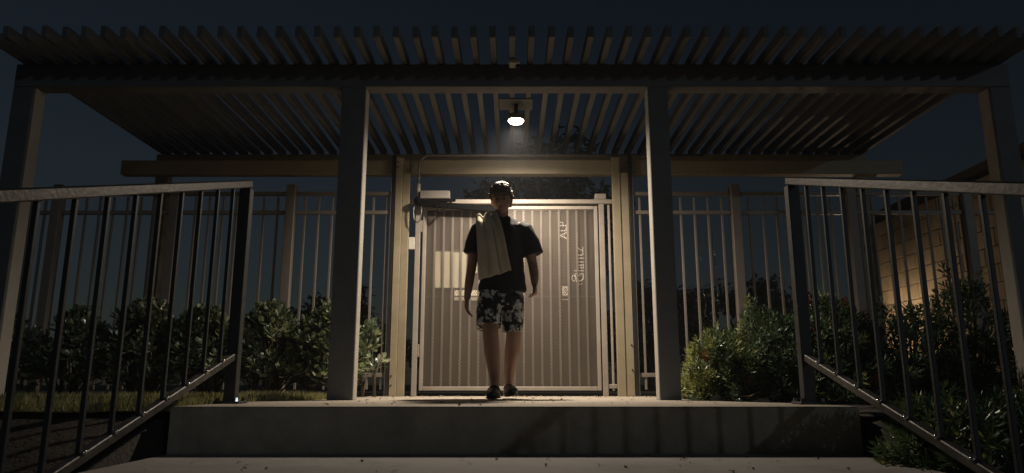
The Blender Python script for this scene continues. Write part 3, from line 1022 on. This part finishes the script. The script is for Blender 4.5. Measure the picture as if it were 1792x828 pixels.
# ------------------------------------------------------------------ person
PX, PY = -0.085, 5.68
person = thing('person', 'person in black t-shirt, floral shorts and dark slip-on shoes walking out of the gate', 'person', (PX, PY, 0))
HR = Matrix.Translation((0.0, -0.035, 1.585)) @ Matrix.Rotation(R(11), 4, 'X') @ Matrix.Rotation(R(-6), 4, 'Z') @ Matrix.Rotation(R(-3), 4, 'Y')

bm = bmesh.new()
# head, shaped from a sphere
def head_shape(p):
    x, y, z = p.x, p.y, p.z          # unit sphere; front is -y
    X, Y, Z = 0.076 * x, 0.096 * y, 0.122 * z
    if z < -0.1:
        t = min(1, (-z - 0.1) / 0.9)
        X *= 1 - 0.30 * t ** 1.3
        if y > 0: Y *= 1 - 0.35 * t
        else: Y *= 1 + 0.02 * t
    if y < 0:
        fr = max(0, -y)
        Y += 0.014 * fr ** 2 * (1 if z < 0.5 else 0.4) * 0.6
        ex = math.exp(-((abs(x) - 0.42) / 0.2) ** 2 - ((z - 0.02) / 0.13) ** 2)
        Y += 0.012 * ex * fr
        Y -= 0.026 * math.exp(-(x / 0.16) ** 2 - ((z + 0.22) / 0.15) ** 2) * fr
        Y -= 0.014 * math.exp(-(x / 0.11) ** 2 - ((z + 0.05) / 0.2) ** 2) * fr
        Y -= 0.008 * math.exp(-(x / 0.28) ** 2 - ((z + 0.52) / 0.09) ** 2) * fr
        Y -= 0.010 * math.exp(-(x / 0.3) ** 2 - ((z + 0.86) / 0.15) ** 2)
        Y -= 0.006 * math.exp(-((abs(x) - 0.3) / 0.35) ** 2 - ((z - 0.24) / 0.09) ** 2) * fr
    return Vector((X, Y, Z))
hb = bmesh.new()
bmesh.ops.create_uvsphere(hb, u_segments=48, v_segments=36, radius=1)
for vv in hb.verts:
    vv.co = HR @ head_shape(vv.co)
tmp = bm_mesh(hb)
bm.from_mesh(tmp)
for sx in (-1, 1):
    ball(bm, HR @ Vector((sx * 0.078, 0.012, -0.012)), (0.012, 0.02, 0.034), 12, 10, Matrix.Rotation(sx * R(14), 4, 'Z'))
# neck and trunk
tube(bm, [((0, 0.022, 1.35), 0.075, 0.062), ((0, 0.012, 1.42), 0.060, 0.056), ((0, 0.0, 1.47), 0.056, 0.055), ((0, -0.012, 1.55), 0.055, 0.056)], 18)
tube(bm, [((0, 0.01, 0.80), 0.150, 0.105), ((0, 0.01, 0.90), 0.150, 0.105), ((0, 0.0, 1.02), 0.135, 0.095), ((0, 0.005, 1.15), 0.155, 0.105), ((0, 0.01, 1.28), 0.165, 0.10), ((0, 0.02, 1.36), 0.15, 0.08), ((0, 0.02, 1.41), 0.09, 0.055)], 24)
# arms
ARMS = {-1: [(-0.165, 0.015, 1.365), (-0.215, 0.02, 1.22), (-0.238, 0.03, 1.055), (-0.258, 0.005, 0.91), (-0.272, -0.03, 0.775)],
        1: [(0.165, 0.015, 1.355), (0.222, 0.0, 1.21), (0.250, 0.0, 1.065), (0.262, -0.06, 0.965), (0.262, -0.13, 0.875)]}
AR = [0.058, 0.047, 0.039, 0.037, 0.026]
for sx, P in ARMS.items():
    tube(bm, [(Vector(p), r_) for p, r_ in zip(P, AR)], 16)
    ball(bm, P[0], (0.058, 0.058, 0.056))
# hands: palm, four fingers, thumb leaving the side of the palm
def hand(wr, d, sx, curl):
    wr = Vector(wr)
    d = Vector(d).normalized()
    fwd = Vector((0.25 * sx, -1, 0))
    side = (fwd - d * fwd.dot(d)).normalized()       # thumb side faces forward
    nrm = d.cross(side) * 1.0
    if nrm.x * sx > 0: nrm = -nrm                    # palm faces the thigh
    kn = wr + d * 0.088
    P = [(wr - d * 0.012, 0.024), (wr + d * 0.03, 0.03), (wr + d * 0.065, 0.036), (kn, 0.034)]
    rings = []
    n = 14
    for p, wd in P:
        rings.append([bm.verts.new(p + side * (wd * math.cos(2 * math.pi * k / n)) + nrm * (0.016 * math.sin(2 * math.pi * k / n))) for k in range(n)])
    for a, b in zip(rings, rings[1:]):
        for k in range(n):
            bm.faces.new((a[k], a[(k + 1) % n], b[(k + 1) % n], b[k]))
    bm.faces.new(list(reversed(rings[0])))
    bm.faces.new(rings[-1])
    for i, (off, ln) in enumerate(((0.027, 0.066), (0.009, 0.075), (-0.009, 0.070), (-0.026, 0.055))):
        p = kn + side * off - d * 0.012
        dd = (d + side * (off * 1.2)).normalized()
        pts = [(p, 0.0098)]
        ang = 0.12 + 0.05 * i
        for seg in (0.45, 0.32, 0.23):
            ang += curl
            q = dd * math.cos(ang) + nrm * math.sin(ang)
            p = p + q * (ln * seg + 0.004)
            pts.append((p, 0.0092 - 0.0012 * (len(pts) - 1)))
        tube(bm, pts, 8)
        ball(bm, p, (0.0062, 0.0062, 0.0062), 8, 6)
    p = wr + d * 0.022 + side * 0.022
    pts = [(p, 0.0125)]
    for seg, (a, b) in ((0.036, (0.75, 0.35)), (0.03, (0.95, 0.42)), (0.022, (1.0, 0.55))):
        q = (side * 0.62 * (1.4 - a) * 1.5 + d * a + nrm * b * 0.6).normalized()
        p = p + q * seg
        pts.append((p, 0.0118 - 0.001 * len(pts)))
    tube(bm, pts, 8)
    ball(bm, p, (0.0075, 0.0075, 0.0075), 8, 6)
hand(ARMS[-1][-1], Vector(ARMS[-1][-1]) - Vector(ARMS[-1][-2]) + Vector((0.01, 0, -0.05)), -1, 0.22)
hand(ARMS[1][-1], Vector(ARMS[1][-1]) - Vector(ARMS[1][-2]) + Vector((0, 0.0, -0.05)), 1, 0.42)
# legs: the one on the person's right steps forward
LEGS = {-1: [(-0.072, 0.0, 0.84), (-0.084, -0.07, 0.68), (-0.080, -0.15, 0.49), (-0.068, -0.145, 0.36), (-0.052, -0.145, 0.20), (-0.044, -0.15, 0.10)],
        1: [(0.072, 0.0, 0.84), (0.090, 0.015, 0.68), (0.098, 0.005, 0.49), (0.088, 0.05, 0.37), (0.068, 0.095, 0.23), (0.060, 0.12, 0.112)]}
LR = [(0.072, 0.085), (0.075, 0.08), (0.060, 0.062), (0.062, 0.066), (0.044, 0.047), (0.036, 0.042)]
for sx, P in LEGS.items():
    tube(bm, [(Vector(p), a, b) for p, (a, b) in zip(P, LR)], 18)
    ax, ay, az = P[-1]
    # foot inside the shoe
    lift = az - 0.10
    tube(bm, [((ax, ay + 0.05, 0.045 + lift), 0.03, 0.035), ((ax, ay - 0.02, 0.06 + lift), 0.036, 0.045), ((ax, ay - 0.10, 0.045 + lift * 0.3), 0.042, 0.030), ((ax, ay - 0.165, 0.035), 0.038, 0.02)], 14)
    tube(bm, [((ax, ay, az), 0.034, 0.04), ((ax, ay, 0.05 + lift), 0.033, 0.045)], 14)
body = remesh(bm, 0.0055, 3)
body.materials.append(M_skin)
link('body', body, None, person)

# shirt
bm = bmesh.new()
tube(bm, [((0.006, 0.01, 0.838), 0.192, 0.132), ((0.006, 0.01, 0.88), 0.192, 0.132), ((0.002, 0.006, 1.00), 0.178, 0.122), ((0, 0.006, 1.15), 0.178, 0.128), ((0, 0.01, 1.28), 0.187, 0.122), ((0, 0.015, 1.37), 0.172, 0.098), ((0, 0.018, 1.425), 0.115, 0.075), ((0, 0.018, 1.452), 0.074, 0.066)], 32)
for sx, P in ((-1, [(-0.13, 0.012, 1.372), (-0.178, 0.014, 1.345), (-0.208, 0.02, 1.25), (-0.228, 0.024, 1.145)]), (1, [(0.13, 0.012, 1.368), (0.182, 0.012, 1.338), (0.227, 0.004, 1.24), (0.256, 0.002, 1.135)])):
    tube(bm, [(Vector(P[0]), 0.062), (Vector(P[1]), 0.073), (Vector(P[2]), 0.078), (Vector(P[3]), 0.086, 0.082)], 20)
def shirt_fn(p, n):
    k_ = 0.007 * noise.noise(Vector((p.x * 9, p.y * 9, p.z * 5))) + 0.006 * noise.noise(Vector((p.x * 22 + p.z * 8, p.y * 14, p.z * 12)))
    if p.z < 1.05: k_ *= 1.6
    return p + n * k_
sm = remesh(bm, 0.008, 3, shirt_fn)
sm.materials.append(M_shirt)
shirt = link('t_shirt', sm, None, person)
bm = bmesh.new()
n = 28
ring = []
for i in range(n + 1):
    a = 2 * math.pi * i / n
    ring.append((Vector((0.066 * math.cos(a), 0.010 + 0.066 * math.sin(a), 1.447 + 0.018 * math.sin(a))), 0.008))
tube(bm, ring, 8)
link('collar', bm_mesh(bm, smooth=True), M_shirt, shirt)

# shorts
bm = bmesh.new()
tube(bm, [((0, 0.01, 0.93), 0.158, 0.115), ((0, 0.01, 0.84), 0.172, 0.122), ((0, 0.0, 0.74), 0.178, 0.122), ((0, 0.0, 0.70), 0.165, 0.11)], 28)
tube(bm, [((-0.088, -0.008, 0.80), 0.092, 0.115), ((-0.094, -0.055, 0.68), 0.097, 0.115), ((-0.098, -0.105, 0.565), 0.098, 0.112), ((-0.098, -0.112, 0.545), 0.098, 0.112)], 24)
tube(bm, [((0.088, 0.0, 0.80), 0.090, 0.115), ((0.092, 0.005, 0.68), 0.090, 0.11), ((0.090, 0.0, 0.535), 0.086, 0.105), ((0.090, 0.0, 0.515), 0.086, 0.105)], 24)
def short_fn(p, n):
    return p + n * (0.008 * noise.noise(Vector((p.x * 16, p.y * 12, p.z * 6))) + 0.004 * noise.noise(Vector((p.x * 40, p.y * 30, p.z * 14))))
sm = remesh(bm, 0.0075, 2, short_fn)
sm.materials.append(M_shorts)
link('shorts', sm, None, person)

# hair: a ragged cap with tufts
bm = bmesh.new()
hb = bmesh.new()
bmesh.ops.create_uvsphere(hb, u_segments=40, v_segments=30, radius=1)
dead = []
for vv in hb.verts:
    c = vv.co.copy()
    lim = 0.36 if c.y < -0.15 else (-0.02 if c.y < 0.3 else -0.45)
    if c.z < lim: c.z = lim
    k_ = 1.17 + 0.10 * noise.noise(c * 3.2) + 0.05 * noise.noise(c * 9)
    p = Vector((0.079 * c.x * k_, 0.099 * c.y * k_ + 0.002, 0.124 * c.z * k_ + 0.004))
    vv.co = HR @ p
bm.from_mesh(bm_mesh(hb))
rg = random.Random(3)
for i in range(420):
    a = rg.uniform(0, 6.28)
    e = rg.uniform(0.12, 1.5)
    d = Vector((math.cos(a) * math.cos(e), math.sin(a) * math.cos(e), math.sin(e)))
    if d.y < -0.2: d.z = max(d.z, 0.42)
    p = Vector((0.084 * d.x, 0.104 * d.y, 0.130 * d.z + 0.004))
    t = Vector((rg.uniform(-1, 1), rg.uniform(-1.3, -0.1), rg.uniform(-0.5, 0.2)))
    t = (t - d * t.dot(d) * 0.75).normalized() * rg.uniform(0.025, 0.052)
    tube(bm, [(HR @ p, 0.008), (HR @ (p + t * 0.55 + d * 0.011), 0.006), (HR @ (p + t + d * 0.006), 0.0018)], 6)
for i in range(34):                                   # fringe over the brow
    xx = -0.068 + 0.136 * i / 33 + rg.uniform(-.004, .004)
    yy = -math.sqrt(max(0.0005, 1 - (xx / 0.083) ** 2)) * 0.101
    tube(bm, [(HR @ Vector((xx, yy * 0.93, 0.078)), 0.010), (HR @ Vector((xx + rg.uniform(-.006, .006), yy * 1.08, 0.056)), 0.008), (HR @ Vector((xx + rg.uniform(-.01, .01), yy * 1.05, 0.026 + rg.uniform(-.008, .012))), 0.0025)], 6)
hm = remesh(bm, 0.0034, 1)
hm.materials.append(M_hair)
link('hair', hm, None, person)
for sx in (-1, 1):
    bm = bmesh.new()
    ball(bm, (0, 0, 0), (0.0125, 0.007, 0.0065), 12, 8)
    link('eye', bm_mesh(bm, smooth=True), M_eye, person, HR @ Vector((sx * 0.031, -0.0815, 0.001)), (R(11), 0, 0))
    bm = bmesh.new()
    ball(bm, (0, 0, 0), (0.018, 0.006, 0.004), 12, 8, Matrix.Rotation(sx * R(8), 4, 'Y'))
    link('eyebrow', bm_mesh(bm, smooth=True), M_hair, person, HR @ Vector((sx * 0.031, -0.0905, 0.022)), (R(11), 0, 0))
bm = bmesh.new()
ball(bm, (0, 0, 0), (0.022, 0.006, 0.006), 14, 8)
link('mouth', bm_mesh(bm, smooth=True), M_lip, person, HR @ Vector((0, -0.1005, -0.062)), (R(11), 0, 0))

# slip-on shoes
for sx, P in LEGS.items():
    ax, ay, az = P[-1]
    yaw = R(-8) if sx < 0 else R(10)
    bm = bmesh.new()
    tube(bm, [((0, 0.085, 0.040), 0.022, 0.030), ((0, 0.07, 0.046), 0.036, 0.043), ((0, 0.03, 0.046), 0.041, 0.044), ((0, -0.03, 0.048), 0.042, 0.046), ((0, -0.085, 0.044), 0.048, 0.042), ((0, -0.14, 0.036), 0.049, 0.034), ((0, -0.178, 0.028), 0.036, 0.024), ((0, -0.19, 0.026), 0.016, 0.014)], 18)
    sh = remesh(bm, 0.006, 2)
    sh.materials.append(M_shoe)
    tilt = 0.0 if sx < 0 else R(-4.5)
    so = link('shoe', sh, None, person, (ax, ay, 0.004 if sx < 0 else 0.016), (tilt, 0, yaw))
    bm = bmesh.new()
    tube(bm, [((0, 0.092, 0.011), 0.03, 0.0105), ((0, 0.03, 0.011), 0.043, 0.0105), ((0, -0.08, 0.011), 0.050, 0.0105), ((0, -0.15, 0.011), 0.048, 0.0105), ((0, -0.195, 0.012), 0.022, 0.010)], 16)
    link('sole', bm_mesh(bm, smooth=True), M_shoe, so)
    st = [Vector((0.047 * math.cos(R(a)), -0.05 + 0.006 * math.cos(R(2 * a)), 0.044 + 0.052 * math.sin(R(a)))) for a in range(0, 181, 15)]
    link('strap', pipe_mesh(st, 0.007, M_bolt if sx > 0 else M_shoe, 6), None, so)

# towel over the shoulder
def towel():
    nu, nv = 26, 60
    vs, fs = [], []
    path = [(-0.150, 0.945), (-0.158, 1.05), (-0.160, 1.16), (-0.150, 1.27), (-0.118, 1.37), (-0.06, 1.425), (0.01, 1.438), (0.08, 1.40), (0.122, 1.30), (0.135, 1.18), (0.14, 1.08)]
    for j in range(nv + 1):
        t = j / nv
        q = t * (len(path) - 1)
        i0 = min(len(path) - 2, int(q))
        fr = q - i0
        y = path[i0][0] * (1 - fr) + path[i0 + 1][0] * fr
        z = path[i0][1] * (1 - fr) + path[i0 + 1][1] * fr
        bunch = math.exp(-((t - 0.55) / 0.2) ** 2)
        for i in range(nu + 1):
            u = i / nu - 0.5
            wd = 0.225 - 0.055 * bunch - 0.02 * t
            x = -0.088 + u * wd - 0.040 * bunch
            if t < 0.4:
                x += 0.022 * (0.4 - t) / 0.4
            fold = 0.011 * math.sin(u * 13 + 2.6 * t + 0.6) + 0.004 * math.sin(u * 23 + 2 + 4 * t) + 0.012 * noise.noise(Vector((u * 5, t * 6, 1)))
            fold -= 0.022 * math.exp(-((u - 0.10 - 0.16 * (0.4 - t)) / 0.035) ** 2) * (1 if t < 0.42 else 0)
            if t < 0.4:
                x += 0.035 * (u + 0.5) * ((0.4 - t) / 0.4) ** 2
            if t < 0.5:
                zz = z + 0.075 * u * (1 - 2 * t) + 0.01 * noise.noise(Vector((u * 4, t * 3, 4)))
                # follow the chest's roundness
                yy = y - fold * (1 - bunch * 0.4) + 0.05 * max(0, -(x + 0.02)) ** 1.0 * 3.2 * max(0, -(x + 0.06)) * 4
            else:
                zz = z
                yy = y + fold * (1 - bunch * 0.4)
            # slope of the shoulder, heaped near the neck
            zz += bunch * (0.036 + 0.22 * (x + 0.10) + 0.018 * math.sin(u * 15 + 0.6))
            vs.append((x, yy, zz))
    for j in range(nv):
        for i in range(nu):
            a = j * (nu + 1) + i
            fs.append((a, a + 1, a + nu + 2, a + nu + 1))
    me = bpy.data.meshes.new('towel')
    me.from_pydata(vs, [], fs)
    for p in me.polygons: p.use_smooth = True
    o = link('towel', me, M_towel, None, (PX, PY, 0))
    s_ = o.modifiers.new('thick', 'SOLIDIFY')
    s_.thickness = 0.011
    s_.offset = 0
    sb = o.modifiers.new('sub', 'SUBSURF')
    sb.levels = 1
    sb.render_levels = 1
    tag(o, 'beige towel draped over the shoulder of the walking person', 'towel')
towel()

# ------------------------------------------------------------------ thin haze, added for the lamp's camera bloom
hz = link('haze', box_mesh(90, 100, 12.5, M_white, 0.0).copy(), None, None, (0, 25, 12.5 / 2 - 2.2))
hz.data.materials.clear()
mh = bpy.data.materials.new('bloom_haze')
mh.use_nodes = True
n, l = mh.node_tree.nodes, mh.node_tree.links
n.remove(n['Principled BSDF'])
pv = n.new('ShaderNodeVolumePrincipled')
pv.inputs['Color'].default_value = (0.9, 0.93, 1.0, 1)
pv.inputs['Density'].default_value = 0.003
l.new(pv.outputs[0], n['Material Output'].inputs['Volume'])
hz.data.materials.append(mh)
hz['kind'] = 'stuff'
hz['label'] = 'thin haze added for the bloom around the lamp'
hz['category'] = 'haze'
